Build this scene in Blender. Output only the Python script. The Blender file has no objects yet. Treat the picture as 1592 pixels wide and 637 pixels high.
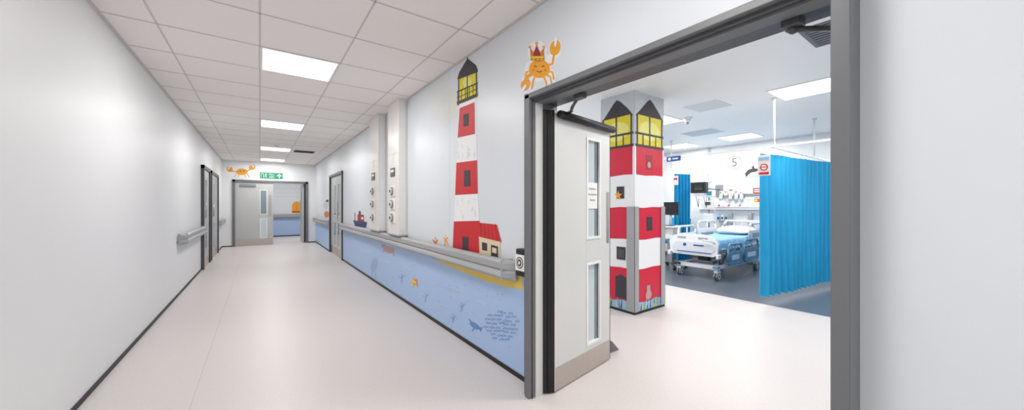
import bpy, bmesh, math, random
from mathutils import Vector, Matrix
random.seed(4)
sc=bpy.context.scene
try:
    sc.view_settings.view_transform='Standard'
    sc.view_settings.look='None'
except Exception: pass

# ---------------- materials ----------------
def lin(c):
    return tuple(((x/255)/12.92 if x/255<=.04045 else ((x/255+.055)/1.055)**2.4) for x in c)+(1,)
MC={}
def mat(name,c,rough=.5,metal=0,noise=0,nscale=40,bump=0,emit=0,alpha=1,trans=0,spec=.5):
    if name in MC: return MC[name]
    m=bpy.data.materials.new(name); m.use_nodes=True
    nt=m.node_tree; b=nt.nodes['Principled BSDF']
    col=lin(c)
    b.inputs['Base Color'].default_value=col
    b.inputs['Roughness'].default_value=rough
    b.inputs['Metallic'].default_value=metal
    b.inputs['Specular IOR Level'].default_value=spec
    if noise or bump:
        tc=nt.nodes.new('ShaderNodeTexCoord'); n=nt.nodes.new('ShaderNodeTexNoise')
        n.inputs['Scale'].default_value=nscale; n.inputs['Detail'].default_value=4
        nt.links.new(tc.outputs['Object'],n.inputs['Vector'])
        if noise:
            r=nt.nodes.new('ShaderNodeMixRGB'); 
            r.inputs[1].default_value=tuple(x*(1-noise) for x in col[:3])+(1,)
            r.inputs[2].default_value=tuple(min(1,x*(1+noise)) for x in col[:3])+(1,)
            nt.links.new(n.outputs['Fac'],r.inputs[0]); nt.links.new(r.outputs[0],b.inputs['Base Color'])
        if bump:
            bp=nt.nodes.new('ShaderNodeBump'); bp.inputs['Strength'].default_value=bump; bp.inputs['Distance'].default_value=.01
            nt.links.new(n.outputs['Fac'],bp.inputs['Height']); nt.links.new(bp.outputs[0],b.inputs['Normal'])
    if emit:
        b.inputs['Emission Color'].default_value=col; b.inputs['Emission Strength'].default_value=emit
    if alpha<1: b.inputs['Alpha'].default_value=alpha
    if trans: b.inputs['Transmission Weight'].default_value=trans
    MC[name]=m; return m
FLOOR=mat('floor_vinyl',(215,208,205),.38,noise=.07,nscale=60,spec=.35)
FLOOR2=mat('floor_bay_vinyl',(104,110,120),.3,noise=.08,nscale=70)
SEAM=mat('floor_seam',(190,180,178),.4)
WALL=mat('wall_paint',(224,229,235),.38,noise=.01,nscale=3)
WALLW=mat('wall_white',(235,236,237),.42,noise=.01,nscale=3)
DADO=mat('dado_blue',(172,200,238),.38,noise=.02,nscale=4)
CEIL=mat('ceiling_tile',(248,243,241),.9,noise=.02,nscale=90)
CEIL2=mat('ceiling_plain',(240,244,246),.4)
TBAR=mat('ceiling_tbar',(212,205,203),.6)
BLACK=mat('black_rubber',(22,22,24),.5)
FRAME=mat('frame_grey',(108,110,113),.4)
FRAMED=mat('frame_grey_dark',(76,78,81),.4)
LEAF=mat('door_leaf_grey',(214,214,212),.35,noise=.01,nscale=8)
LEAFG=mat('door_leaf_mid',(188,189,189),.35)
STEEL=mat('brushed_steel',(190,182,175),.35,metal=.9,noise=.06,nscale=30)
RAIL=mat('handrail_grey',(166,168,170),.4)
RAILL=mat('handrail_light',(186,188,190),.35)
WHITE=mat('white_plastic',(238,238,236),.35)
CREAM=mat('panel_white',(236,232,228),.35)
GLASS=mat('glass_tint',(196,208,212),.08,spec=.8)
GLASSD=mat('glass_dark',(120,138,146),.08,spec=.8)
RED=mat('paint_red',(206,32,40),.5,noise=.08,nscale=25)
RED2=mat('paint_crimson',(212,26,58),.5,noise=.08,nscale=20)
YEL=mat('paint_yellow',(228,212,36),.5,noise=.12,nscale=18)
PYEL=mat('paint_paleyellow',(240,232,130),.5)
CHAR=mat('paint_charcoal',(62,56,62),.6)
PWH=mat('paint_white',(242,243,245),.5,noise=.02,nscale=30)
PGR=mat('paint_lightgrey',(202,208,214),.5)
ORG=mat('paint_orange',(242,166,40),.5,noise=.08,nscale=30)
ORGD=mat('paint_orange_dark',(222,120,40),.5)
SAND=mat('paint_sand',(232,202,100),.5)
CREM=mat('paint_cream',(232,214,180),.5)
NAVY=mat('paint_navy',(48,62,110),.5)
MAROON=mat('paint_maroon',(160,40,40),.5)
FISH=mat('paint_fishblue',(132,166,218),.5)
FISHD=mat('paint_fishdeep',(106,146,204),.5)
BROWN=mat('paint_brownpink',(196,160,160),.5)
GREEN=mat('sign_green',(0,140,98),.4)
LBLUE=mat('paint_lightblue',(150,196,226),.5)
CURT=mat('curtain_blue',(16,154,204),.7,noise=.05,nscale=5)
SHEET=mat('sheet_blue',(150,196,228),.8,noise=.04,nscale=14)
BEDW=mat('bed_white',(236,238,240),.3)
BEDB=mat('bed_blue',(40,92,176),.35)
BEDG=mat('bed_greyblue',(104,150,178),.4)
METG=mat('metal_grey',(150,154,160),.3,metal=.5)
SCREEN=mat('screen_dark',(26,30,36),.15)
SCRB=mat('screen_teal',(60,130,150),.2,emit=.3)
NOTR=mat('notice_red',(206,40,46),.5)
NOTY=mat('notice_yellow',(236,206,60),.5)
BLUS=mat('sign_blue',(28,62,140),.4)
PANEL=mat('light_diffuser',(255,255,255),.5,emit=2.5)
VENT=mat('vent_grey',(150,148,147),.5)
VENTL=mat('vent_light',(228,232,235),.5)

# ---------------- builder ----------------
F=544.; TH=math.atan(392/544.); H=1.32
def ray(u,v):
    d=u-796
    return Vector((F*math.sin(TH)+math.cos(TH)*d, F*math.cos(TH)-math.sin(TH)*d, 318.5-v))
def onx(X,e=0):   # survey point lying on a wall plane X=const
    def f(u,v):
        r=ray(u,v); p=r*(X/r.x); return Vector((X-e,p.y,p.z+H))
    f.n=Vector((-1,0,0)); return f
def ony(Y,e=0):
    def f(u,v):
        r=ray(u,v); p=r*(Y/r.y); return Vector((p.x,Y-e,p.z+H))
    f.n=Vector((0,-1,0)); return f
class B:
    def __init__(s,name): s.name=name; s.bm=bmesh.new(); s.mats=[]; s.cnt=0
    def mi(s,m):
        if m not in s.mats: s.mats.append(m)
        return s.mats.index(m)
    def box(s,a,b,m,bev=0,seg=2):
        a,b=[min(x,y) for x,y in zip(a,b)],[max(x,y) for x,y in zip(a,b)]
        M=Matrix.Translation([(x+y)/2 for x,y in zip(a,b)])@Matrix.Diagonal([max(1e-5,y-x) for x,y in zip(a,b)]+[1])
        r=bmesh.ops.create_cube(s.bm,size=1,matrix=M)
        vs=r['verts']; fs=set(f for v in vs for f in v.link_faces); k=s.mi(m)
        for f in fs: f.material_index=k
        if bev:
            es=list(set(e for v in vs for e in v.link_edges))
            q=bmesh.ops.bevel(s.bm,geom=es,offset=bev,segments=seg,profile=.5,affect='EDGES')
            for f in q['faces']: f.material_index=k; f.smooth=True
        return s
    def cyl(s,p0,p1,r,m,r2=None,seg=16):
        p0=Vector(p0);p1=Vector(p1);d=p1-p0
        M=Matrix.Translation((p0+p1)/2)@d.to_track_quat('Z','Y').to_matrix().to_4x4()
        q=bmesh.ops.create_cone(s.bm,cap_ends=True,segments=seg,radius1=r,radius2=r if r2 is None else r2,depth=d.length,matrix=M)
        k=s.mi(m)
        for f in set(f for v in q['verts'] for f in v.link_faces):
            f.material_index=k; f.smooth=len(f.verts)==4
        return s
    def sph(s,c,r,m,sc=(1,1,1),seg=14):
        q=bmesh.ops.create_uvsphere(s.bm,u_segments=seg,v_segments=max(6,seg//2),radius=r,matrix=Matrix.Translation(c)@Matrix.Diagonal(list(sc)+[1]))
        k=s.mi(m)
        for f in set(f for v in q['verts'] for f in v.link_faces): f.material_index=k; f.smooth=True
        return s
    def tube(s,pts,r,m,seg=10):
        for i in range(len(pts)-1):
            s.cyl(pts[i],pts[i+1],r,m,seg=seg)
            if i: s.sph(pts[i],r,m,seg=8)
        return s
    def poly(s,pts,m):
        try:
            f=s.bm.faces.new([s.bm.verts.new(p) for p in pts]); f.material_index=s.mi(m)
        except Exception: pass
        return s
    def prism(s,pts,vec,m,smooth=False):
        vec=Vector(vec); k=s.mi(m); n=len(pts)
        a=[s.bm.verts.new(p) for p in pts]; b=[s.bm.verts.new(Vector(p)+vec) for p in pts]
        fs=[s.bm.faces.new(a[::-1]),s.bm.faces.new(b)]
        for i in range(n):
            f=s.bm.faces.new([a[i],a[(i+1)%n],b[(i+1)%n],b[i]]); f.smooth=smooth; fs.append(f)
        for f in fs: f.material_index=k
        return s
    def pp(s,fn,pts,m):
        s.cnt+=1; o=fn.n*(.00001*(s.cnt%130)) if hasattr(fn,'n') else Vector((0,0,0))
        return s.poly([fn(*p)+o for p in pts],m)
    def ell(s,fn,cx,cy,rx,ry,m,rot=0,n=20):
        c,q=math.cos(rot),math.sin(rot); pts=[]
        for i in range(n):
            a=2*math.pi*i/n; x,y=rx*math.cos(a),ry*math.sin(a); pts.append((cx+x*c-y*q,cy+x*q+y*c))
        return s.pp(fn,pts,m)
    def line(s,fn,pts,w,m):
        for (x0,y0),(x1,y1) in zip(pts[:-1],pts[1:]):
            dx,dy=x1-x0,y1-y0; L=math.hypot(dx,dy) or 1; nx,ny=-dy/L*w/2,dx/L*w/2
            ex,ey=dx/L*w*.2,dy/L*w*.2
            s.pp(fn,[(x0+nx-ex,y0+ny-ey),(x1+nx+ex,y1+ny+ey),(x1-nx+ex,y1-ny+ey),(x0-nx-ex,y0-ny-ey)],m)
        return s
    def text(s,txt,loc,size,m,face='-X',align='CENTER'):
        cu=bpy.data.curves.new('t','FONT'); cu.body=txt; cu.size=size; cu.align_x=align; cu.align_y='CENTER'; cu.resolution_u=3
        ob=bpy.data.objects.new('t',cu); sc.collection.objects.link(ob)
        bpy.context.view_layer.update()
        me=bpy.data.meshes.new_from_object(ob)
        bpy.data.objects.remove(ob)
        ax={'-X':((0,-1,0),(0,0,1),(-1,0,0)),'-Y':((1,0,0),(0,0,1),(0,-1,0))}[face]
        M=Matrix([[ax[j][i] for j in range(3)] for i in range(3)]).to_4x4(); M.translation=loc
        me.transform(M); k=s.mi(m); n0=len(s.bm.faces)
        s.bm.from_mesh(me); s.bm.faces.ensure_lookup_table()
        for f in s.bm.faces[n0:]: f.material_index=k
        bpy.data.meshes.remove(me); return s
    def done(s,loc=None,rz=0):
        me=bpy.data.meshes.new(s.name); s.bm.to_mesh(me); s.bm.free()
        for m in s.mats: me.materials.append(m)
        o=bpy.data.objects.new(s.name,me); sc.collection.objects.link(o)
        if loc: o.location=loc
        o.rotation_euler=(0,0,rz); return o

CH=2.74; W=1.61; LW=-.97; BW=14.2; RX=8.8; RC=2.70
# ---------------- shell ----------------
B('floor').box((-2.2,-3,-.1),(RX+.1,17.7,0),FLOOR).done()
B('floor_bay').box((5.45,-1.5,0),(RX,6,.003),FLOOR2).done()
b=B('floor_seam_trim')
b.box((-.372,-3,0),(-.368,14.2,.0008),SEAM).box((1.2,-3,0),(1.203,-1,.0008),SEAM); b.done()
b=B('ceiling'); b.box((-2.2,-3,CH),(W+.1,17.7,CH+.1),CEIL)
for i in range(-1,3):
    x=.655*i; b.box((x-.006,-3,CH-.003),(x+.006,14.2,CH),TBAR)
y=3.85-.655*10
while y<14.2:
    b.box((LW,y-.006,CH-.003),(W,y+.006,CH),TBAR); y+=.655
b.box((LW,-3,CH-.012),(LW+.02,14.2,CH),TBAR).box((W-.02,-3,CH-.012),(W,14.2,CH),TBAR)
b.done()
B('ceiling_bay').box((W+.1,-1.5,RC),(RX,6,RC+.1),CEIL2).done()
b=B('wall_right')
b.box((W,-3,0),(W+.1,.27,CH),WALL).box((W,.27,2.065),(W+.1,1.9,CH),WALL).box((W,1.9,0),(W+.1,9.18,CH),WALL)
b.box((W,9.18,2.08),(W+.1,10.95,CH),WALL).box((W,10.95,0),(W+.1,BW,CH),WALL); b.done()
B('wall_left').box((LW-.1,-3,0),(LW,BW,CH),WALLW).done()
b=B('wall_back'); b.box((-2.1,BW,0),(-.66,BW+.1,CH),WALLW).box((1.32,BW,0),(4,BW+.1,CH),WALLW).box((-.66,BW,2.08),(1.32,BW+.1,CH),WALLW); b.done()
B('wall_rear').box((LW,-3.1,0),(W,-3,CH),WALLW).done()
B('wall_far').box((-2.1,17.6,0),(4,17.7,CH),WALL).done()
b=B('wall_cross_corridor'); b.box((-2.2,BW,0),(-2.1,17.6,CH),WALLW).box((4,BW,0),(4.1,17.6,CH),WALLW).box((W+.1,BW,CH),(4.1,17.7,CH+.1),CEIL); b.done()
B('wall_bay_back').box((RX,-1.5,0),(RX+.1,6,CH),WALLW).done()
B('wall_bay_south').box((W+.1,-1.6,0),(RX+.1,-1.5,CH),WALLW).done()
B('wall_bay_north').box((W+.1,6,0),(RX+.1,6.1,CH),WALLW).done()
b=B('trim_dado_right'); b.box((W-.004,1.9,.04),(W,9.13,.84),DADO).box((W-.004,11.0,.04),(W,BW,.84),DADO); b.done()
b=B('trim_dado_far'); b.box((-2.1,17.59,.04),(4,17.6,.86),DADO).box((-2.1,17.585,0),(4,17.59,.04),BLACK); b.done()
b=B('baseboard_right')
for y0,y1 in ((-3,.26),(1.905,9.13),(11.0,BW)): b.box((W-.012,y0,0),(W,y1,.03),BLACK)
b.done()
b=B('baseboard_left')
for y0,y1 in ((-3,9.42),(10.68,10.87),(12.65,BW)): b.box((LW,y0,0),(LW+.012,y1,.03),BLACK)
b.done()
b=B('baseboard_back'); b.box((LW,BW-.012,0),(-.71,BW,.03),BLACK).box((1.37,BW-.012,0),(W,BW,.03),BLACK); b.done()
b=B('baseboard_bay'); b.box((RX-.012,-1.5,0),(RX,6,.09),FRAME); b.done()
b=B('trim_wall_joints')
for y in (3.35,7.6): b.box((W-.0010,y,.9),(W,y+.003,CH),PGR)
b.done()

# ---------------- lights ----------------
def panel(name,x0,y0,z,sx,sy,power,trim=.02):
    b=B(name)
    b.box((x0,y0,z-.006),(x0+sx,y0+sy,z-.004),PANEL)
    for a,c in (((x0-trim,y0-trim),(x0+sx+trim,y0)),((x0-trim,y0+sy),(x0+sx+trim,y0+sy+trim)),((x0-trim,y0),(x0,y0+sy)),((x0+sx,y0),(x0+sx+trim,y0+sy))):
        b.box((a[0],a[1],z-.008),(c[0],c[1],z-.0005),WHITE)
    b.done()
    l=bpy.data.lights.new('lamp','AREA'); l.shape='RECTANGLE'; l.size=sx*.95; l.size_y=sy*.95; l.energy=power; l.color=(1,.985,.965)
    o=bpy.data.objects.new(name+'_lamp',l); sc.collection.objects.link(o); o.location=(x0+sx/2,y0+sy/2,z-.012)
for y in (-1.39+.655*-1,.575,3.85,7.125,10.4,13.02):
    panel('ceiling_light_panel',.022,y+.022,CH,.611,.611,24.5)
panel('ceiling_light_panel',.3,15.7,CH,.6,.6,24); panel('ceiling_light_panel',2.4,15.7,CH-.0,.6,.6,14)
for x,y in ((5.0,1.03),(5.0,3.0),(7.6,2.75),(7.7,4.05),(7.7,.4),(2.6,.6),(2.6,4.2),(5.0,-.9),(5.0,4.9)):
    panel('bay_light_panel',x,y,RC,.6,.6,25.5)
w=bpy.data.worlds.new('World'); sc.world=w; w.use_nodes=True
w.node_tree.nodes['Background'].inputs[0].default_value=(.9,.93,1,1); w.node_tree.nodes['Background'].inputs[1].default_value=.4

# ceiling details
b=B('smoke_detector'); b.cyl((.33,10.0,CH),(.33,10.0,CH-.02),.06,WHITE).cyl((.33,10,CH-.02),(.33,10,CH-.05),.045,VENTL,r2=.03).cyl((.33,10,CH-.05),(.33,10,CH-.055),.012,CHAR); b.done()
b=B('ceiling_vent'); b.box((.72,10.6,CH-.006),(1.2,11.0,CH-.0005),VENT)
for i in range(6): b.box((.74,10.63+i*.06,CH-.012),(1.18,10.65+i*.06,CH-.006),CHAR)
b.done()
def grille(name,x0,y0,x1,y1,n=7,m=VENTL,m2=PGR):
    b=B(name); z=RC; b.box((x0,y0,z-.006),(x1,y1,z-.0005),m)
    for i in range(n):
        t=x0+(x1-x0)*(i+.7)/(n+.6); b.box((t,y0+.03,z-.008),(t+.012,y1-.03,z-.006),m2)
    b.done()
grille('ceiling_grille',4.85,2.15,5.3,2.6); grille('ceiling_grille',6.6,3.0,7.1,3.6,7,VENTL,LBLUE); grille('ceiling_grille',3.45,.55,3.95,.93,9,FRAME,CHAR)
b=B('smoke_detector'); b.cyl((5.5,2.88,RC),(5.5,2.88,RC-.02),.07,WHITE).cyl((5.5,2.88,RC-.02),(5.5,2.88,RC-.07),.055,VENTL,r2=.035).cyl((5.5,2.88,RC-.07),(5.5,2.88,RC-.1),.02,VENT); b.done()

# ---------------- handrails ----------------
def handrail(name,x,sgn,y0,y1,ends=(1,1),M1=RAIL,M2=RAILL):
    b=B(name)
    prof=[(0,.80),(.03,.79),(.03,.765),(.045,.745),(.085,.745),(.105,.765),(.105,.80),(.09,.815),(.105,.83),(.108,.87),(.095,.893),(.06,.90),(.03,.888),(.02,.87),(0,.86)]
    ya,yb=y0+(.09 if ends[0] else 0),y1-(.09 if ends[1] else 0)
    k=b.mi(M1)
    rings=[]
    ys=[]
    if ends[0]:
        for t in (0,.25,.5,.75): ys.append((y0+.09*t,.35+.65*math.sin(t*math.pi/2)))
    ys.append((ya,1)); ys.append((yb,1))
    if ends[1]:
        for t in (.75,.5,.25,0): ys.append((y1-.09*t,.35+.65*math.sin(t*math.pi/2)))
    for y,q in ys:
        rings.append([b.bm.verts.new((x+sgn*px*q,y,z)) for px,z in prof])
    n=len(prof)
    for a,c in zip(rings[:-1],rings[1:]):
        for i in range(n):
            f=b.bm.faces.new([a[i],a[(i+1)%n],c[(i+1)%n],c[i]]); f.material_index=k; f.smooth=i in(9,10,11)
    b.bm.faces.new(rings[0]).material_index=k; b.bm.faces.new(rings[-1][::-1]).material_index=k
    b.box((x+sgn*.1055,y0+.1,.772),(x+sgn*.107,y1-.1,.80),M2)
    if ends[0]: b.box((x+sgn*.0,y0+.088,.745),(x+sgn*.11,y0+.094,.90),M2)
    b.done()
handrail('handrail',W,-1,2.14,9.1)
handrail('handrail',W,-1,11.05,14.15)
handrail('handrail',LW,1,6.9,9.4); handrail('handrail',LW,1,12.7,14.15)
b=B('handrail'); b.box((-2.0,17.48,.80),(3.9,17.585,.94),RAIL,bev=.02); b.done()

# ---------------- main door frame ----------------
b=B('door_frame')
J=1.858
b.box((1.48,J,0),(1.74,1.905,2.073),FRAME,bev=.003)
b.box((1.505,J-.006,0),(1.512,J,2.03),FRAMED).box((1.537,J-.004,0),(1.60,J,2.03),LEAF)
b.box((1.50,1.905,0),(1.61,1.935,2.09),FRAMED)
b.box((1.48,.266,2.045),(1.66,1.905,2.078),FRAME,bev=.003)
b.box((1.51,.30,2.032),(1.62,J,2.046),FRAMED).box((1.54,.30,2.022),(1.62,J,2.033),FRAME)
b.box((1.62,.30,2.03),(1.74,J,2.06),FRAMED)
b.box((1.48,.266,0),(1.74,.313,2.073),FRAME,bev=.003)
b.done()
def leaf_near():
    L=.755; b=B('door_leaf')
    T=.045
    b.box((0,0,.012),(.40,T,1.985),LEAF,bev=.002)
    b.box((.605,0,.012),(L,T,1.985),LEAF,bev=.002)
    for z0,z1 in ((.012,.215),(.865,1.05),(1.85,1.985)): b.box((.40,-.0,z0),(.605,T,z1),LEAF)
    for z0,z1 in ((.215,.865),(1.05,1.85)):
        b.box((.40,-.006,z0),(.418,T+.006,z1),WHITE).box((.587,-.006,z0),(.605,T+.006,z1),WHITE)
        b.box((.418,-.006,z0),(.587,T+.006,z0+.018),WHITE).box((.418,-.006,z1-.018),(.587,T+.006,z1),WHITE)
        b.box((.418,.018,z0+.018),(.587,.026,z1-.018),GLASS)
        b.box((.418,.012,z0+.018),(.428,.018,z1-.018),CHAR).box((.577,.012,z0+.018),(.587,.018,z1-.018),CHAR)
        b.box((.545,.014,z0+.018),(.577,.0175,z1-.018),GLASSD)
    b.box((.01,-.002,.015),(L-.003,0,.175),STEEL)
    b.box((.70,-.004,1.0),(.738,0,1.43),STEEL,bev=.0015)
    b.tube([(.69,T,1.05),(.69,T+.05,1.05),(.69,T+.05,1.38),(.69,T,1.38)],.01,STEEL)
    b.box((L,-.001,.012),(L+.006,T,1.985),BLACK)
    b.box((.43,.010,1.29),(.575,.012,1.50),WHITE)
    for i,(t,s) in enumerate((('Paediatric',.026),('Assessment',.026),('Room',.03))):
        b.text(t,(.5025,.0092,1.45-i*.045),s,CHAR,'-Y')
    b.cyl((.03,-.03,1.955),(L-.0,-.03,1.955),.028,BLACK).sph((L,-.03,1.955),.028,BLACK).sph((.03,-.03,1.955),.028,BLACK)
    for x in (.1,.38,.66): b.box((x,-.03,1.935),(x+.03,0,1.975),BLACK)
    b.tube([(.12,-.03,1.98),(.14,-.05,2.0)],.012,FRAMED)
    return b.done(loc=(1.675,1.814,0),rz=math.atan2(.119,.739))
leaf_near()
b=B('door_finger_guard'); 
b.prism([(1.60,J-.002,.01),(1.672,1.812,.01),(1.70,1.84,.01),(1.66,J-.002,.01)],(0,0,1.975),BLACK)
for x in (1.625,1.65): b.box((x,J-.035-.0,.01),(x+.003,J-.02,1.98),BLACK)
b.done()
b=B('door_closer_arm'); b.tube([(1.665,1.56,2.03),(1.70,1.66,1.985),(1.80,1.785,1.985)],.011,FRAMED).box((1.64,1.53,2.0),(1.69,1.60,2.03),FRAMED,bev=.004); b.done()
b=B('door_closer_arm'); b.tube([(1.665,.46,1.995),(1.75,.36,1.985)],.011,FRAMED).box((1.63,.43,2.0),(1.70,.49,2.03),FRAMED,bev=.004).sph((1.665,.46,1.995),.018,FRAMED); b.done()
b=B('door_leaf'); b.box((1.76,.22,.012),(2.55,.265,1.985),LEAF,bev=.002).box((2.1,.212,1.05),(2.3,.273,1.85),GLASSD).box((2.1,.212,.22),(2.3,.273,.86),GLASSD).box((1.77,.266,.015),(2.54,.268,.175),STEEL); b.done()
b=B('door_stop_post'); b.box((2.50,2.06,.03),(2.56,2.10,.86),BLACK,bev=.01).prism([(2.46,2.02,0),(2.66,2.02,0),(2.56,2.02,.10),(2.5,2.02,.13)],(0,.1,0),FRAME); b.done()

b=B('door_release_button')
b.box((W-.055,2.0,.795),(W,2.11,.995),BLACK,bev=.006)
b.box((W-.06,2.0,.835),(W-.055,2.11,.955),WHITE,bev=.002)
for r,m,e in ((.042,CHAR,0),(.034,WHITE,.001),(.026,CHAR,.002),(.012,WHITE,.003)):
    b.cyl((W-.055,2.055,.895),(W-.062-e,2.055,.895),r,m,seg=24)
b.done()

# ---------------- other doors ----------------
def leaf_x(b,x,sg,y0,y1,z1,M=LEAF,flip=False):
    b.box((x,y0,.01),(x+sg*.045,y1,z1),M)
    xx=x+sg*.045; w=y1-y0
    a=y0+.18*w if flip else y1-.42*w
    for q0,q1 in ((.25,.87),(1.05,1.85)):
        b.box((xx,a-.015,q0-.015),(xx+sg*.004,a+.26*w+.015,q1+.015),WHITE)
        b.box((xx+sg*.004,a,q0),(xx+sg*.006,a+.26*w,q1),GLASSD)
    b.box((xx,y0+.02,.02),(xx+sg*.003,y1-.02,.2),STEEL)
b=B('door_1')
y0,y1=9.13,11.0
b.box((W-.03,y0,0),(W+.1,y0+.06,2.14),FRAMED).box((W-.03,y1-.06,0),(W+.1,y1,2.14),FRAMED).box((W-.03,y0,2.08),(W+.1,y1,2.14),FRAMED)
leaf_x(b,W+.06,-1,y0+.06,10.0,2.08,LEAFG,False); leaf_x(b,W+.06,-1,10.01,y1-.06,2.08,LEAFG,True)
b.box((W+.0,y0+.06,.01),(W+.02,y0+.10,2.08),BLACK).box((W-.0,9.9,.95),(W+.02,9.93,1.4),STEEL)
b.done()
for nm,y0,y1 in (('door_2',9.45,10.65),('door_3',10.9,12.62)):
    b=B(nm); x=LW
    b.box((x,y0,0),(x+.05,y0+.07,2.14),FRAMED).box((x,y1-.07,0),(x+.05,y1,2.14),FRAMED).box((x,y0,2.07),(x+.05,y1,2.14),FRAMED)
    b.box((x+.0,y0+.07,.01),(x+.022,y1-.07,2.07),LEAFG)
    m=(y0+y1)/2
    b.box((x+.022,m-.1,1.05),(x+.026,m+.1,1.85),GLASSD).box((x+.022,m-.1,.25),(x+.026,m+.1,.87),GLASSD)
    b.box((x+.022,y0+.1,.02),(x+.025,y1-.1,.2),STEEL)
    b.tube([(x+.022,y0+.2,1.05),(x+.06,y0+.2,1.05),(x+.06,y0+.2,1.35),(x+.022,y0+.2,1.35)],.01,STEEL)
    b.done()
b=B('door_4')
Y=BW
b.box((-.71,Y-.04,0),(-.64,Y+.1,2.13),FRAME).box((1.30,Y-.04,0),(1.37,Y+.1,2.13),FRAME).box((-.71,Y-.04,2.06),(1.37,Y+.1,2.13),FRAME)
b.box((-.64,Y+.0,.012),(.36,Y+.045,2.06),LEAFG)
for q0,q1 in ((.25,.86),(1.03,1.8)):
    b.box((.0,Y-.004,q0-.02),(.2,Y+.05,q1+.02),WHITE).box((.02,Y-.007,q0),(.18,Y+.052,q1),GLASSD if q0>1 else GLASS)
b.box((-.62,Y-.003,.02),(.35,Y,.22),STEEL).box((.24,Y-.006,.95),(.31,Y,1.65),STEEL).box((-.5,Y-.05,1.93),(-.1,Y,2.0),METG)
b.box((1.22,Y+.1,.012),(1.265,Y+.98,2.05),LEAFG).box((1.21,Y+.4,1.03),(1.22,Y+.6,1.8),GLASSD).box((1.265,Y+.06,.01),(1.30,Y+.1,2.06),BLACK)
b.box((1.20,Y+.85,.95),(1.22,Y+.9,1.5),STEEL)
b.done()
b=B('fire_exit_sign')
b.box((-.0,BW-.01,2.20),(.63,BW,2.40),GREEN,bev=.002)
e=BW-.0125
def P(x,z): return (x,e,2.2+z)
b.poly([P(.03,.03),P(.03,.17),P(.10,.17),P(.10,.03)],PWH)
b.poly([(x,e-.001,z) for x,_,z in (P(.04,.03),P(.04,.16),P(.09,.16),P(.09,.03))],GREEN)
b.cyl((.165,e,2.355),(.165,e-.002,2.355),.014,PWH)
for p,q in (((.16,.135),(.15,.085)),((.15,.09),(.18,.06)),((.18,.06),(.175,.025)),((.15,.085),(.13,.055)),((.13,.055),(.105,.05)),((.16,.13),(.19,.11)),((.155,.13),(.13,.105))):
    x0,z0=p;x1,z1=q; b.cyl((x0,e,2.2+z0),(x1,e,2.2+z1),.008,PWH,seg=6)
b.text('Fire',(.32,e,2.335),.085,PWH,'-Y').text('exit',(.32,e,2.26),.085,PWH,'-Y')
b.poly([P(.52,.03),P(.52,.11),P(.47,.08),P(.47,.11),P(.535,.17),P(.60,.11),P(.60,.08),P(.55,.11),P(.55,.03)],PWH)
b.done()

# ---------------- murals on corridor wall ----------------
L1,L2,L3,L4=onx(W,.0015),onx(W,.003),onx(W,.0045),onx(W,.006)
def crab(name,fn,cx,cy,s,crown=True,mirror=1):
    b=B(name); f1,f2,f3,f4=fn
    def t(x,y): return (cx+x*s*mirror,cy+y*s)
    def el(f,x,y,rx,ry,m,rot=0): b.ell(f,*t(x,y),rx*s,ry*s,m,rot*mirror)
    def ln(f,pts,w,m): b.line(f,[t(*p) for p in pts],w*s,m)
    el(f1,-2,2,21,18,PWH); el(f1,24,-30,10,16,PWH,.2); el(f1,-18,20,9,12,PWH); el(f1,16,14,9,14,PWH); el(f1,15,-12,10,10,PWH)
    if crown: el(f1,-3,-26,15,17,PWH)
    for sx in (-1,1):
        for k,(a,c) in enumerate((((12,4),(20,10)),((10,8),(17,18)),((6,11),(10,24)))):
            ln(f2,[(sx*a[0],a[1]),(sx*c[0],c[1]-5),(sx*(c[0]+2),c[1]+6)],2.4,ORG)
    ln(f2,[(13,-5),(20,-8),(22,-20)],3,ORG); ln(f2,[(-12,6),(-19,12),(-20,18)],3,ORG)
    el(f2,0,0,16,14,ORG)
    el(f2,24,-32,8,12,ORG,.25); el(f3,25,-41,2,8,PWH,.1)
    el(f2,-21,24,7,9,ORG,.5); el(f3,-23,29,2,6,PWH,.5)
    ln(f3,[(-8,-3),(-6,-4.5),(-4,-3)],1,CHAR); ln(f3,[(4,-3),(6,-4.5),(8,-3)],1,CHAR)
    ln(f3,[(-4,3),(-1,5),(2,5),(4,3)],1,CHAR)
    el(f3,-9,2,2,1.4,ORGD); el(f3,9,2,2,1.4,ORGD)
    if crown:
        b.pp(f3,[t(-13,-13),t(-14,-32),t(-8,-24),t(-4,-38),t(1,-24),t(7,-32),t(8,-13),t(-2,-10)],ORGD)
        b.pp(f3,[t(-9,-18),t(-8,-26),t(-4,-34),t(1,-26),t(3,-18),t(-3,-16)],MAROON)
        b.pp(f4,[t(-12,-16),t(-12,-19),t(7,-19),t(7,-16)],YEL)
        for x,y in ((-14,-33),(-4,-39),(7,-33)): el(f4,x,y,2,2,ORG)
        for x in (-8,-2,4): el(f4,x,-14,1.3,1.3,YEL)
    return b.done()
crab('crab_mural',(L1,L2,L3,L4),839,107,1.02)

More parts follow.
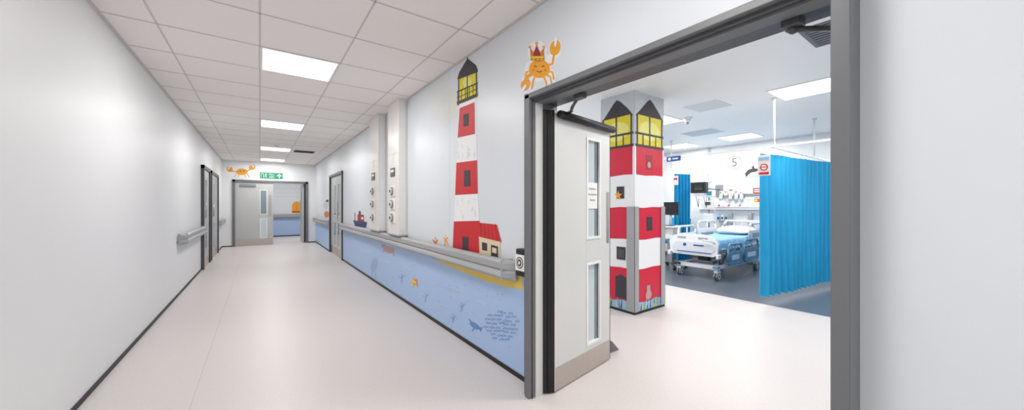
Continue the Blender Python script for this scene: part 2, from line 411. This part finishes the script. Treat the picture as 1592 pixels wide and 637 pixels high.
b=B('lighthouse_mural')
b.pp(L1,[(714,160),(740,148),(743,301),(746,344),(706,344),(708,303),(710,253),(712,214)],PWH)
b.pp(L2,[(711,124),(714,113),(727,91),(740,101),(743,108),(743,112)],CHAR)
b.line(L2,[(727,96),(727,88)],1.5,CHAR)
b.pp(L1,[(714,122),(741,110),(741,152),(714,162)],YEL)
b.ell(L2,727,128,7,9,PYEL)
for x,y in ((713.5,124),(727,117),(741,110)): b.line(L3,[(x,y),(x,y+40)],1.4,CHAR)
b.line(L3,[(711,143),(743,129)],1.8,CHAR); b.line(L3,[(711,152),(743,138)],1.0,CHAR)
b.pp(L3,[(711,158),(743,145),(743,150),(711,163)],CHAR)
for i in range(6): x=712+i*6; b.line(L3,[(x,143-i*2.6),(x,160-i*2.6)],.7,CHAR)
b.pp(L2,[(715,168),(738,159),(739,208),(712,214)],RED)
b.pp(L2,[(710,253),(742,249),(743,301),(708,303)],RED)
b.pp(L2,[(706,344),(746,343),(749,402),(704,390)],RED)
b.pp(L3,[(721,178),(729,176),(729,195),(721,197)],CHAR); b.pp(L3,[(722,265),(731,264),(732,289),(722,290)],CHAR)
b.pp(L3,[(719,366),(729,367),(729,394),(719,391)],MAROON); b.pp(L4,[(720,368),(728,369),(728,393),(720,390)],CHAR)
b.pp(L2,[(745,366),(778,375),(778,407),(746,400)],CREM)
b.pp(L3,[(746,346),(773,349),(780,376),(743,367)],RED)
for i in range(5): b.line(L4,[(748+i*5.5,348),(749+i*6.3,368+i*1.6)],.6,MAROON)
b.pp(L3,[(750,376),(758,378),(758,390),(750,388)],CHAR); b.pp(L3,[(764,380),(775,383),(775,405),(764,402)],CHAR); b.pp(L4,[(766,384),(773,386),(773,394),(766,392)],CREM)
for i in range(26):
    x=random.uniform(711,741); y=random.choice([random.uniform(218,248),random.uniform(306,340)])
    b.line(L2,[(x,y),(x+.3,y+random.uniform(3,9))],.5,PGR)
b.done()
b=B('sunburst_mural'); SUN=mat('paint_sunpale',(236,226,176),.6)
for k in range(15):
    r=8+k*3.4
    for i in range(int(r*.9)):
        a=2.1+2.0*(i+.5*(k%2))/(r*.9); x=724+r*math.cos(a); y=158+r*math.sin(a)*.85
        if x<711: b.ell(L1,x,y,.85-k*.025,.85-k*.025,SUN,n=6)
b.done()
b=B('starfish_mural')
for cx,cy,r in ((677,375,6.5),(693,371,5.5)):
    pts=[]
    for i in range(10):
        a=i*math.pi/5-.3; q=r if i%2==0 else r*.45; pts.append((cx+q*math.cos(a)*.8,cy+q*math.sin(a)*1.2))
    b.pp(L1,pts,ORGD if r>6 else ORG); b.ell(L2,cx,cy-2,1.5,1.5,PWH); b.line(L1,[(cx,cy+4),(cx-2,cy+11)],1.5,ORG); b.line(L1,[(cx+2,cy+4),(cx+4,cy+11)],1.5,ORG)
b.done()
b=B('boat_mural'); 
b.pp(L1,[(549,342),(571,345),(569,354),(552,351)],NAVY); b.pp(L2,[(556,333),(566,334),(566,345),(556,343)],MAROON); b.pp(L2,[(558,328),(561,328),(561,334),(558,334)],CHAR)
b.line(L2,[(552,342),(552,330)],.8,CHAR); b.pp(L3,[(562,337),(565,337),(565,341),(562,341)],PWH)
b.done()
b=B('sea_mural'); M1,M2=onx(W,.0055),onx(W,.007)
b.pp(M1,[(672,403),(720,412),(770,424),(812,428),(814.5,450),(790,446),(760,438),(735,428),(705,416)],SAND)
b.ell(M1,605,388,9,5,BROWN,.3); b.ell(M1,596,382,3,2.5,BROWN); b.line(M1,[(600,384),(596,392)],2,BROWN); b.line(M1,[(611,391),(613,398)],2,BROWN)
b.ell(M1,582,412,5,11,mat('paint_paleblue',(164,182,214),.5),.2); b.line(M1,[(580,422),(578,432)],1.2,MC['paint_paleblue']); b.line(M1,[(584,422),(585,434)],1.2,MC['paint_paleblue'])
b.ell(M1,645,438,3.5,5.5,ORG); b.line(M1,[(641,432),(643,446)],2,SAND); b.line(M1,[(648,434),(650,445)],1.5,ORGD); b.line(M2,[(643,436),(647,440)],1,PWH)
b.ell(M1,739,506,9,4,FISHD,.6); b.pp(M1,[(745,509),(751,508),(748,516)],FISHD); b.line(M1,[(733,500),(730,496)],2,FISHD); b.line(M1,[(738,509),(735,514)],2,FISHD)
for r in range(8):
    for c in range(6):
        x=758+c*9+random.uniform(-2,2)+(r%2)*4; y=483+r*6+random.uniform(-1,1)+c*.8
        if ((x-782)/26)**2+((y-504)/24)**2<1.05:
            b.line(M1,[(x-3.5,y),(x-1,y-1.6),(x+2,y-.8),(x+4,y+1.4)],.9,FISH); b.line(M1,[(x-3.5,y),(x-1,y+1.3),(x+2,y+.6),(x+4,y-1.2)],.8,FISH)
for i in range(60):
    x=random.uniform(545,800); y=random.uniform(400,540); 
    if y<405+.663*(x-533)-16 and y>372+.3*(x-533)+8: b.ell(M1,x,y,.8,.8,FISH,n=8)
PB=mat('paint_paleline',(206,222,244),.5)
for x,y in ((560,385),(625,412),(665,432),(700,445),(590,400),(680,470),(650,455),(740,465)):
    b.line(M1,[(x,y),(x+4,y+3),(x+9,y+2),(x+13,y+6),(x+19,y+6)],.8,PB); b.line(M1,[(x,y+4),(x+5,y+7),(x+10,y+6),(x+15,y+9)],.7,PB)
for x,y in ((625,425),(662,455),(705,488),(718,470)):
    b.line(M1,[(x,y),(x+1,y+8),(x-1,y+14)],1,FISH); b.line(M1,[(x+1,y+6),(x+5,y+2)],.9,FISH); b.line(M1,[(x,y+8),(x-4,y+4)],.9,FISH)
b.done()
b=B('seagull_mural'); b.ell(L1,507,318,4,7,PGR); b.ell(L2,509,312,2,2,CHAR); b.ell(L1,508,333,4,5,ORGD); b.done()
N1,N2,N3,N4=[ony(BW,.0015*k) for k in (1,2,3,4)]
b=B('crab_mural')
b.ell(N1,373,265,25,10,PWH); 
b.ell(N2,376,267,9,5,ORG); b.ell(N2,357,263,5,4,ORG,.4); b.ell(N2,392,260,5,4,ORG,-.4); b.ell(N3,356,261,1.2,3,PWH,.8); b.ell(N3,393,258,1.2,3,PWH,-.8)
b.line(N2,[(360,266),(369,267)],1.6,ORG); b.line(N2,[(383,266),(390,263)],1.6,ORG)
for x in (-8,-4,4,8): b.line(N2,[(376+x,270),(376+x*1.5,275)],1.2,ORG)
for x in (-2,3): b.ell(N3,376+x,266,.8,.8,CHAR)
b.done()
b=B('dome_mural'); Q1,Q2=ony(17.6,.002),ony(17.6,.004)
b.ell(Q1,461,320,7,7,ORG); b.pp(Q1,[(454,320),(468,320),(468,331),(454,331)],ORG); b.line(Q2,[(454,329),(468,329)],1.6,MAROON); b.line(Q2,[(461,313),(461,331)],.6,ORGD)
for r in range(3):
    pts=[(425+i*3,293+r*6+1.2*math.sin(i*1.9+r)+ (i%3)*.6) for i in range(15)]; b.line(Q1,pts,.5,PGR)
b.done()

# ---------------- service trunking columns ----------------
def service(name,y0,y1,lab,outs):
    b=B(name); x=W-.12
    b.box((x,y0,.915),(W,y1,CH-.002),CREAM,bev=.012,seg=3)
    b.box((x+.03,y0-.004,.99),(W-.03,y0,CH-.03),WHITE)
    b.box((x-.006,y0-.02,.905),(W,y1+.02,.93),RAILL,bev=.004)
    b.box((x-.01,y0-.012,CH-.02),(W,y1+.012,CH-.002),WHITE)
    ym=(y0+y1)/2
    for z in (2.02,): b.box((x-.002,y0+.02,z),(x,y1-.02,z+.004),PGR)
    b.box((x-.01,ym-.09,lab-.06),(x,ym+.09,lab+.06),FRAMED,bev=.003)
    b.box((x-.012,ym-.07,lab-.0),(x-.010,ym+.07,lab+.035),WHITE)
    b.box((x-.003,ym-.02,lab+.12),(x,ym+.02,lab+.26),VENTL)
    for z in outs:
        b.box((x-.012,ym-.10,z-.075),(x,ym+.10,z+.075),WHITE,bev=.006)
        b.cyl((x-.012,ym,z),(x-.03,ym,z),.055,METG,seg=24).cyl((x-.03,ym,z),(x-.04,ym,z),.043,WHITE,seg=24).cyl((x-.04,ym,z),(x-.046,ym,z),.022,FRAMED,seg=16)
        b.box((x-.014,ym+.06,z-.05),(x-.012,ym+.085,z+.05),FRAMED)
    b.done()
service('service_trunking',5.62,6.18,1.78,(1.54,1.335,1.12))
service('service_trunking',4.64,5.12,1.77,(1.51,1.33,1.145))

# ---------------- bay column ----------------
CX0,CY0,CX1,CY1=3.65,2.55,4.28,3.06
B('column').box((CX0,CY0,0),(CX1,CY1,RC),WALL).done()
b=B('baseboard_column'); b.box((CX0-.01,CY0-.01,0),(CX1+.01,CY1+.01,.03),BLACK); b.done()
def colface(face):
    b=B('column_lighthouse_mural'); cn=[0]
    def P(a,z,l=1):
        o=.0015*l+.00004*cn[0]
        return (CX0-o,CY1-a*(CY1-CY0),z) if face=='L' else (CX0+a*(CX1-CX0),CY0-o,z)
    def q(pts,m,l=1):
        cn[0]=(cn[0]+1)%36; b.poly([P(a,z,l) for a,z in pts],m)
    q([(.0,.03),(1,.03),(1,2.05),(0,2.05)],PWH,1)
    q([(0,2.05),(1,2.05),(1,RC),(0,RC)],PGR,1)
    q([(.03,2.40),(.97,2.40),(.82,2.50),(.62,2.60),(.5,2.64),(.40,2.60),(.2,2.49)],CHAR,2)
    q([(.08,2.06),(.92,2.06),(.92,2.42),(.08,2.42)],YEL,2)
    n=[(.5+.36*math.cos(t*.35),2.24+.12*math.sin(t*.35)) for t in range(18)]
    q(n,PYEL,3)
    for a in (.06,.47,.90): q([(a,2.04),(a+.04,2.04),(a+.04,2.43),(a,2.43)],CHAR,4)
    for z,h in ((2.18,.025),(2.03,.03)): q([(.02,z),(.98,z),(.98,z+h),(.02,z+h)],CHAR,4)
    for a in (.25,.68): q([(a,2.05),(a+.03,2.05),(a+.03,2.19),(a,2.19)],CHAR,4)
    for z0,z1,s in ((1.69,2.04,.05),(.90,1.29,.04),(.12,.54,.02)):
        q([(s,z0+.0),(.35,z0-.008),(.7,z0+.004),(1-s,z0),(1-s,z1),(.6,z1+.006),(.3,z1-.006),(s,z1)],RED2,2)
    if face=='L':
        q([(.50,1.40),(.72,1.40),(.72,1.55),(.50,1.55)],CHAR,3); q([(.50,.64),(.76,.64),(.76,.80),(.50,.80)],CHAR,3); q([(.46,.16),(.80,.16),(.80,.42),(.63,.46),(.46,.42)],CHAR,3)
        st=[(.55+(.12 if i%2==0 else .05)*math.cos(i*math.pi/5+.3),1.44+(.06 if i%2==0 else .025)*math.sin(i*math.pi/5+.3)) for i in range(10)]; q(st,ORG,4)
        q([(.54,.67),(.72,.67),(.72,.77),(.54,.77)],FRAMED,4)
    else:
        q([(.36,1.76),(.58,1.76),(.58,1.94),(.36,1.94)],MAROON,3); q([(.38,1.0),(.58,1.0),(.58,1.17),(.38,1.17)],CHAR,3)
        n=[(.47+.06*math.cos(t*.4),1.82+.04*math.sin(t*.4)) for t in range(16)]; q(n,BROWN,4)
        n=[(.45+.1*math.cos(t*.4),.2+.06*math.sin(t*.4)) for t in range(16)]; q(n,BROWN,4)
        q([(.38,.18),(.52,.18),(.50,.32),(.40,.32)],RAIL,3)
    q([(0,.03),(1,.03),(1,.11),(.7,.15),(.4,.12),(0,.15)],LBLUE,3)
    for i in range(24):
        a=random.uniform(.02,.94); h=random.uniform(.03,.13); q([(a,.04),(a+.03,.04),(a+.02+random.uniform(-.04,.04),.06+h)],random.choice([CHAR,FISHD,YEL,PWH,RAIL]),5)
    return b.done()
colface('L'); colface('R')
b=B('corner_guard')
b.box((CX0-.014,CY0-.014,.03),(CX0-.010,CY0+.10,1.30),RAIL).box((CX0-.014,CY0-.014,.03),(CX0+.07,CY0-.010,1.30),RAIL); b.done()
b=B('corner_guard'); b.box((CX1-.08,CY0-.014,.03),(CX1+.014,CY0-.010,1.30),RAIL).box((CX1+.010,CY0-.014,.03),(CX1+.014,CY0+.07,1.30),RAIL); b.done()

# ---------------- curtain rails and curtains ----------------
b=B('curtain_rail'); z=2.08
b.box((5.385,-1.49,z-.012),(5.415,5.99,z+.012),WHITE).box((5.4,1.70,z-.012),(8.79,1.73,z+.012),WHITE).box((5.4,4.1,z-.012),(8.79,4.13,z+.012),WHITE)
for x,y in ((5.4,1.69),(5.4,3.9),(5.4,.2),(7.2,1.715),(7.2,4.115)): b.cyl((x,y,z),(x,y,RC-.001),.011,WHITE).cyl((x,y,RC-.02),(x,y,RC-.001),.03,WHITE)
b.done()
b=B('bay_name_sign'); b.box((5.372,2.92,2.02),(5.38,3.15,2.10),BLUS); b.box((5.3705,2.96,2.052),(5.372,3.05,2.068),WHITE).box((5.3705,3.08,2.04),(5.372,3.12,2.08),WHITE); b.done()
def curtain(name,p0,p1,z0,z1,wl=.15,amp=.045):
    b=B(name); p0=Vector(p0+(0,));p1=Vector(p1+(0,)); d=p1-p0; L=d.length; d.normalize(); n=Vector((-d.y,d.x,0))
    N=int(L/wl*12); R=14; k=b.mi(CURT); g=[]
    for j in range(R+1):
        t=j/R; row=[]
        for i in range(N+1):
            s=L*i/N; A=amp*(.55+.45*t)*(1+.25*math.sin(s*3.1))
            o=A*math.sin(2*math.pi*s/wl+.5*math.sin(s*4+t*.8))+.01*math.sin(t*5+s*9)
            q=p0+d*(s+.008*math.sin(t*4+s*6))+n*o
            row.append(b.bm.verts.new((q.x,q.y,z1+(z0-z1)*t+(.008*math.sin(2*math.pi*s/wl) if j in(0,R) else 0))))
        g.append(row)
    for j in range(R):
        for i in range(N):
            f=b.bm.faces.new([g[j][i],g[j][i+1],g[j+1][i+1],g[j+1][i]]); f.smooth=True; f.material_index=k
    s=0
    while s<L:
        q=p0+d*s; b.cyl((q.x,q.y,z1-.01),(q.x,q.y,z1+.065),.004,WHITE,seg=6); s+=wl
    return b,d
b,_=curtain('cubicle_curtain',(5.36,1.82),(8.7,1.42),.11,2.0)
b.box((5.30,1.70,1.70),(5.304,1.84,1.97),WHITE); b.box((5.297,1.71,1.90),(5.299,1.83,1.94),LBLUE)
b.cyl((5.299,1.77,1.81),(5.296,1.77,1.81),.045,NOTR,seg=24).cyl((5.297,1.77,1.81),(5.294,1.77,1.81),.032,WHITE,seg=24).box((5.293,1.74,1.805),(5.2945,1.80,1.816),NOTR)
b.box((5.297,1.715,1.715),(5.299,1.825,1.745),NOTR)
b.done()
b,_=curtain('cubicle_curtain',(7.35,4.12),(7.75,4.02),.11,2.0,wl=.09,amp=.05)
b.box((7.27,4.0,1.75),(7.274,4.12,1.95),WHITE).box((7.268,4.02,1.86),(7.27,4.1,1.90),NOTR)
b.done()

# ---------------- hospital bed ----------------
b=B('hospital_bed'); y0,y1=2.80,3.62; yc=(y0+y1)/2
for x in (6.48,8.15):
    for y in (2.86,3.52):
        for o in (-.022,.022):
            b.cyl((x,y+o-.012,.075),(x,y+o+.012,.075),.075,METG,seg=22).cyl((x,y+o-.014,.075),(x,y+o+.014,.075),.045,BEDW,seg=18).cyl((x,y+o-.015,.075),(x,y+o+.015,.075),.02,CHAR,seg=12)
        b.box((x-.06,y-.035,.13),(x+.05,y+.035,.17),BEDW,bev=.01).cyl((x+.02,y,.15),(x+.02,y,.24),.018,METG)
b.box((6.42,2.84,.19),(8.25,2.90,.25),BEDW,bev=.01).box((6.42,3.48,.19),(8.25,3.54,.25),BEDW,bev=.01)
b.box((6.42,2.82,.18),(6.50,3.56,.26),BEDW,bev=.015).box((8.12,2.82,.18),(8.2,3.56,.26),BEDW,bev=.015)
b.box((6.62,3.0,.25),(6.8,3.38,.30),METG).box((7.8,3.0,.25),(7.98,3.38,.30),METG)
b.box((6.30,2.78,.23),(6.36,2.86,.26),BEDG).box((6.34,2.8,.235),(6.46,2.84,.255),METG).box((6.34,3.5,.235),(6.46,3.54,.255),METG).box((6.32,3.46,.225),(6.38,3.6,.26),CHAR,bev=.008)
for x in (6.75,7.9):
    b.box((x-.06,3.12,.26),(x+.06,3.30,.50),CHAR,bev=.01).box((x-.045,3.14,.3),(x+.045,3.28,.53),METG)
b.tube([(6.8,2.95,.27),(7.25,2.95,.48)],.016,METG).tube([(7.85,2.95,.27),(7.4,2.95,.48)],.016,METG)
b.box((6.42,2.84,.50),(8.4,3.58,.55),BEDW,bev=.01).box((6.42,2.82,.47),(8.4,2.86,.53),METG).box((6.42,3.56,.47),(8.4,3.60,.53),METG)
b.box((6.45,2.88,.55),(7.75,3.56,.69),SHEET,bev=.035,seg=3)
b.prism([(7.72,2.88,.55),(8.36,2.88,.62),(8.35,2.88,.76),(7.72,2.88,.69)],(0,.68,0),SHEET)
def board(x,zb,zt,arch,m,th=.045,ins=0):
    pts=[]; n=14; a,c=y0-.02+ins,y1+.04-ins
    for i in range(n+1):
        t=i/n; y=a+(c-a)*t; e=min(t,1-t); z=zt+arch*math.sin(math.pi*t)-(.10*(1-e/.12)**2 if e<.12 else 0); pts.append((x,y,z))
    pts+= [(x,c-.02,zb+.05),(x,c-.08,zb),(x,a+.08,zb),(x,a+.02,zb+.05)]
    b.prism(pts,(th,0,0),m)
board(6.34,.42,.75,.05,BEDW)
board(6.33,.46,.64,.02,mat('bed_offwhite',(222,226,230),.35),.012,.06)
for y in (2.96,3.34): b.box((6.335,y,.71),(6.3415,y+.16,.745),RAIL,bev=.002)
b.box((6.322,3.02,.59),(6.331,3.20,.615),BEDB,bev=.003)
n0=b.mi(BEDB); b.cyl((6.331,3.36,.60),(6.326,3.36,.60),.03,BEDB,seg=20)
b.box((6.325,2.9,.47),(6.332,3.5,.485),BEDB)
b.tube([(6.33,2.84,.66),(6.28,2.86,.69),(6.28,3.02,.71)],.012,BEDW)
b.box((6.30,y0-.04,.39),(6.42,y0+.01,.47),BEDW,bev=.012).box((6.30,y1,.39),(6.42,y1+.06,.47),BEDW,bev=.012)
x=8.42; b.tube([(x,y0+.02,.5),(x,y0+.02,.86),(x,y0+.1,.97),(x,y1-.1,.97),(x,y1-.02,.86),(x,y1-.02,.5)],.026,BEDW,seg=12)
b.box((x-.015,y0+.04,.60),(x+.015,y1-.04,.80),BEDW,bev=.01)
for y in (y0+.25,yc,y1-.25): b.cyl((x,y,.8),(x,y,.97),.016,BEDW)
def siderail(xa,xb,y,zb,zt,m):
    b.tube([(xa,y,zb+.05),(xa,y,zt-.06),(xa+.06,y,zt),(xb-.06,y,zt),(xb,y,zt-.06),(xb,y,zb+.05),(xb-.05,y,zb),(xa+.05,y,zb),(xa,y,zb+.05)],.02,m)
    b.box((xa+.02,y-.012,zb+.01),(xb-.02,y+.012,zb+(zt-zb)*.62),m,bev=.005)
    b.box((xa+.12,y-.014,zb+.07),(xb-.12,y+.014,zb+.16),BEDW if m is BEDG else RAIL,bev=.004)
    b.cyl(((xa+xb)/2,y,zb+.1),((xa+xb)/2,y,zt),.014,m)
siderail(6.66,7.2,2.76,.27,.62,BEDG); siderail(7.32,7.95,2.76,.27,.66,BEDG)
siderail(6.66,7.3,3.66,.55,.90,BEDW); siderail(7.42,8.2,3.66,.58,.98,BEDW)
siderail(7.6,8.3,2.78,.62,.96,BEDW)
for x in (6.9,7.6): b.box((x,2.77,.30),(x+.06,2.86,.50),METG)
# blanket (part of the made bed)
k=b.mi(SHEET); g=[]
prof=[(2.845,.52),(2.85,.60),(2.865,.68),(2.90,.70),(3.0,.705),(3.2,.708),(3.4,.705),(3.54,.70),(3.585,.67),(3.59,.58)]
for i in range(31):
    x=6.5+1.2*i/30; row=[]
    for j,(y,z) in enumerate(prof):
        row.append(b.bm.verts.new((x,y-(.012*math.sin(i*1.1) if j<2 else 0),z+.006*math.sin(i*.9+j*1.7)+(.02*math.sin(i*.5) if j==0 else 0))))
    g.append(row)
for a,c in zip(g[:-1],g[1:]):
    for j in range(len(prof)-1):
        f=b.bm.faces.new([a[j],c[j],c[j+1],a[j+1]]); f.smooth=True; f.material_index=k
b.done()
b=B('pillow')
q=bmesh.ops.create_uvsphere(b.bm,u_segments=24,v_segments=14,radius=1); k=b.mi(mat('pillow_white',(240,241,244),.8))
for v in q['verts']:
    x,y,z=v.co; sx=math.copysign(abs(x)**.55,x); sy=math.copysign(abs(y)**.55,y); v.co=Vector((8.06+sx*.22,3.2+sy*.33,.80+z*.07*(1-.3*max(abs(sx),abs(sy)))+.012*math.sin(x*6+y*4)+ (sx*.03)))
for f in b.bm.faces: f.smooth=True; f.material_index=k
b.done()

# ---------------- back wall of the bay ----------------
WX=RX
def item(b,u0,v0,u1,v1,dep,m,bev=.004,x=None):
    X=WX if x is None else x; f=onx(X); a=f(u0,v0); c=f(u1,v1)
    b.box((X-dep,a.y,a.z),(X-.0005,c.y,c.z),m,bev=bev)
f8,f8b,f8c=onx(WX,.002),onx(WX,.004),onx(WX,.006)
b=B('bay_number_sign'); c=f8(1142,253)
def disc(r,xo,m): b.poly([(WX-xo,c.y+r*math.cos(i*math.pi/16),c.z+r*math.sin(i*math.pi/16)) for i in range(32)],m)
disc(.155,.004,mat('sign_ring_grey',(168,174,176),.5)); disc(.132,.008,PWH); b.text('5',(WX-.014,c.y,c.z),.28,mat('numeral_grey',(104,112,84),.5)); b.done()
b=B('whale_mural')
b.pp(f8,[(1158,270),(1163,264),(1171,261),(1178,262),(1184,265),(1184,271),(1176,267),(1168,268),(1163,272),(1160,276),(1159,272)],CHAR); b.pp(f8b,[(1168,261),(1172,256),(1173,262)],CHAR)
b.pp(f8b,[(1172,268),(1178,266),(1183,271),(1180,273)],PWH); b.line(f8,[(1158,276),(1166,274),(1175,275),(1183,274)],1.5,LBLUE); b.done()
b=B('bedhead_trunking')
item(b,1113,316,1186,326,.09,WHITE); item(b,1113,322,1186,323.5,.095,RAIL,0)
item(b,1088,321,1112,326,.05,WHITE)
for u in (1118,1126,1133,1141,1149,1156,1163): item(b,u,317.5,u+4,321,.10,CREAM,.002); 
for u in (1120,1135,1152): item(b,u,317.8,u+2,320,.105,random.choice([NOTR,BLUS,CHAR]),0)
item(b,1113,302,1186,304,.03,METG,0)
b.done()
b=B('gas_outlet_equipment')
for u,v,w,h,m in ((1128,296,5,8,WHITE),(1135,293,7,12,CREAM),(1144,296,5,9,WHITE),(1152,297,4,7,CREAM),(1121,297,4,8,WHITE)):
    item(b,u,v,u+w,v+h,.08,m); item(b,u+1,v+1.5,u+w-1,v+3.5,.085,FRAME,0)
for u in (1124,1139,1148,1156):
    c=f8(u,308); b.cyl((WX-.11,c.y,c.z-.05),(WX-.11,c.y,c.z+.05),.035,mat('suction_jar',(214,228,226),.15)).cyl((WX-.11,c.y,c.z+.05),(WX-.11,c.y,c.z+.07),.037,NOTY if u==1139 else WHITE).box((WX-.08,c.y-.01,c.z),(WX,c.y+.01,c.z+.03),METG)
b.done()
b=B('wall_bumper')
for u in (1137,1168):
    item(b,u-3,331,u+3,357,.10,RAIL,.015)
b.done()
b=B('notice_posters')
for u,v,w,h,m in ((1171,292,14,9,NOTR),(1160,292,8,9,WHITE),(1160,305,8,5,CREAM),(1171,305,14,10,WHITE)):
    item(b,u,v,u+w,v+h,.012,m,0)
for v in (294,297): item(b,1173,v,1183,v+1.3,.014,PWH,0)
for v in (307,): item(b,1173,v,1183,v+.8,.014,FRAMED,0)
item(b,1173,309,1183,314,.014,NOTR,0); item(b,1174,310,1178,313,.016,NOTY,0)
b.done()
b=B('glove_dispenser')
for i,m in enumerate((LBLUE,CREAM,LBLUE)): item(b,1117+i*6,334,1122+i*6,343,.09,m); item(b,1118+i*6,337,1121+i*6,340,.095,BLUS,0)
b.done()
b=B('trim_wall_trunking'); 
for u in (1101,1104): item(b,u,226,u+1.3,316,.02,PGR,0)
b.done()

b=B('patient_monitor')
mx=7.6; t=mx/ray(1086,300).x; my=ray(1086,300).y*t; Z=lambda v:H+(318.5-v)*t
b.box((mx-.05,my-.17,Z(300)),(mx+.08,my+.15,Z(283)),CHAR,bev=.012).box((mx-.053,my-.145,Z(298)),(mx-.05,my+.125,Z(285)),SCREEN)
for i,(m,zz) in enumerate(((GREEN,288),(SCRB,291),(NOTY,294))): b.box((mx-.0545,my-.1,Z(zz)),(mx-.053,my+.06,Z(zz)+.004),m)
b.tube([(mx+.08,my,Z(292)),(mx+.3,my,Z(292)),(8.79,my+.1,Z(292))],.02,METG)
b.box((8.76,my+.02,Z(300)),(8.8,my+.18,Z(284)),METG)
b.box((mx-.03,my-.14,Z(305)),(mx+.06,my+.1,Z(300)),WHITE,bev=.006)
for i in range(3):
    yy=my-.1+i*.08; b.tube([(mx,yy,Z(304)),(mx+.02,yy-.02,Z(312)),(mx,yy-.06,Z(322)),(mx+.03,yy-.05,Z(306+i))],.006,CHAR if i!=1 else WHITE,seg=6)
b.done()
b=B('drip_stand'); px,py=8.42,3.90
for k in range(5):
    a=k*math.pi*2/5+.3; R=.2; b.tube([(px,py,.14),(px+R*math.cos(a),py+R*math.sin(a),.09)],.014,METG).cyl((px+R*math.cos(a),py+R*math.sin(a)-.012,.03),(px+R*math.cos(a),py+R*math.sin(a)+.012,.03),.03,CHAR).cyl((px+R*math.cos(a),py+R*math.sin(a),.05),(px+R*math.cos(a),py+R*math.sin(a),.09),.01,METG)
b.cyl((px,py,.12),(px,py,1.85),.014,METG)
b.box((px-.13,py-.15,1.50),(px+.0,py+.05,1.66),WHITE,bev=.01).box((px-.133,py-.12,1.54),(px-.13,py-.0,1.63),SCRB)
b.box((px-.12,py-.13,1.22),(px-.0,py+.07,1.42),CREAM,bev=.01).box((px-.123,py-.09,1.32),(px-.12,py+.03,1.39),FRAMED)
b.box((px-.11,py-.12,.92),(px,py+.08,1.12),WHITE,bev=.012).tube([(px,py-.12,1.82),(px,py-.1,1.85),(px,py+.1,1.85),(px,py+.12,1.82)],.007,METG)
b.tube([(px-.05,py-.1,1.5),(px-.08,py-.18,1.25),(px-.05,py-.1,1.05),(px-.04,py-.05,.9)],.006,WHITE,seg=6).sph((px-.03,py+.1,1.74),.05,WHITE,(.5,.9,1.3))
b.done()
b=B('computer_cart'); qx=6.95; t=qx/ray(1041,325).x; qy=ray(1041,325).y*t; Z=lambda v:H+(318.5-v)*t
b.box((qx,qy-.18,Z(334)),(qx+.035,qy+.22,Z(314)),SCREEN,bev=.006).box((qx-.002,qy-.165,Z(332.5)),(qx,qy+.205,Z(315.5)),mat('screen_off',(14,16,20),.1))
b.cyl((qx+.05,qy,.3),(qx+.05,qy,Z(318)),.022,METG).box((qx-.22,qy-.22,.86),(qx+.25,qy+.24,.89),WHITE,bev=.008).box((qx-.18,qy-.14,.89),(qx-.04,qy+.18,.905),CHAR,bev=.003)
b.box((qx-.12,qy-.14,.62),(qx+.2,qy+.16,.85),WHITE,bev=.01).box((qx-.123,qy-.12,.73),(qx-.12,qy+.14,.735),RAIL)
b.box((qx-.0,qy-.05,.1),(qx+.1,qy+.05,.62),METG)
for sx in (-1,1):
    for sy in (-1,1):
        b.tube([(qx+.05,qy,.12),(qx+.05+.22*sx,qy+.2*sy,.08)],.022,CHAR).cyl((qx+.05+.22*sx,qy+.2*sy-.015,.04),(qx+.05+.22*sx,qy+.2*sy+.015,.04),.04,CHAR)
b.done()
b=B('visitor_armchair'); x,y=8.15,4.62
b.box((x-.28,y-.26,.40),(x+.26,y+.26,.50),CURT,bev=.03).prism([(x+.2,y-.25,.48),(x+.3,y-.25,.48),(x+.38,y-.25,.98),(x+.3,y-.25,1.0)],(0,.5,0),CURT)
for s in (-1,1):
    b.tube([(x-.26,y+s*.29,.0),(x-.26,y+s*.29,.64),(x+.28,y+s*.29,.66),(x+.32,y+s*.29,0)],.018,METG).box((x-.28,y+s*.29-.03,.65),(x+.2,y+s*.29+.03,.68),CHAR,bev=.008)
    b.cyl((x-.2,y+s*.29,.42),(x-.2,y,.42),.014,METG).cyl((x+.25,y+s*.29,.42),(x+.25,y,.42),.014,METG)
b.done()

# ---------------- camera ----------------
cam=bpy.data.cameras.new('camera'); co=bpy.data.objects.new('camera',cam); sc.collection.objects.link(co)
cam.sensor_fit='HORIZONTAL'; cam.sensor_width=36; cam.lens=F/1592*36; cam.clip_start=.02
co.location=(0,0,H); co.rotation_euler=(math.pi/2,0,-TH)
sc.camera=co
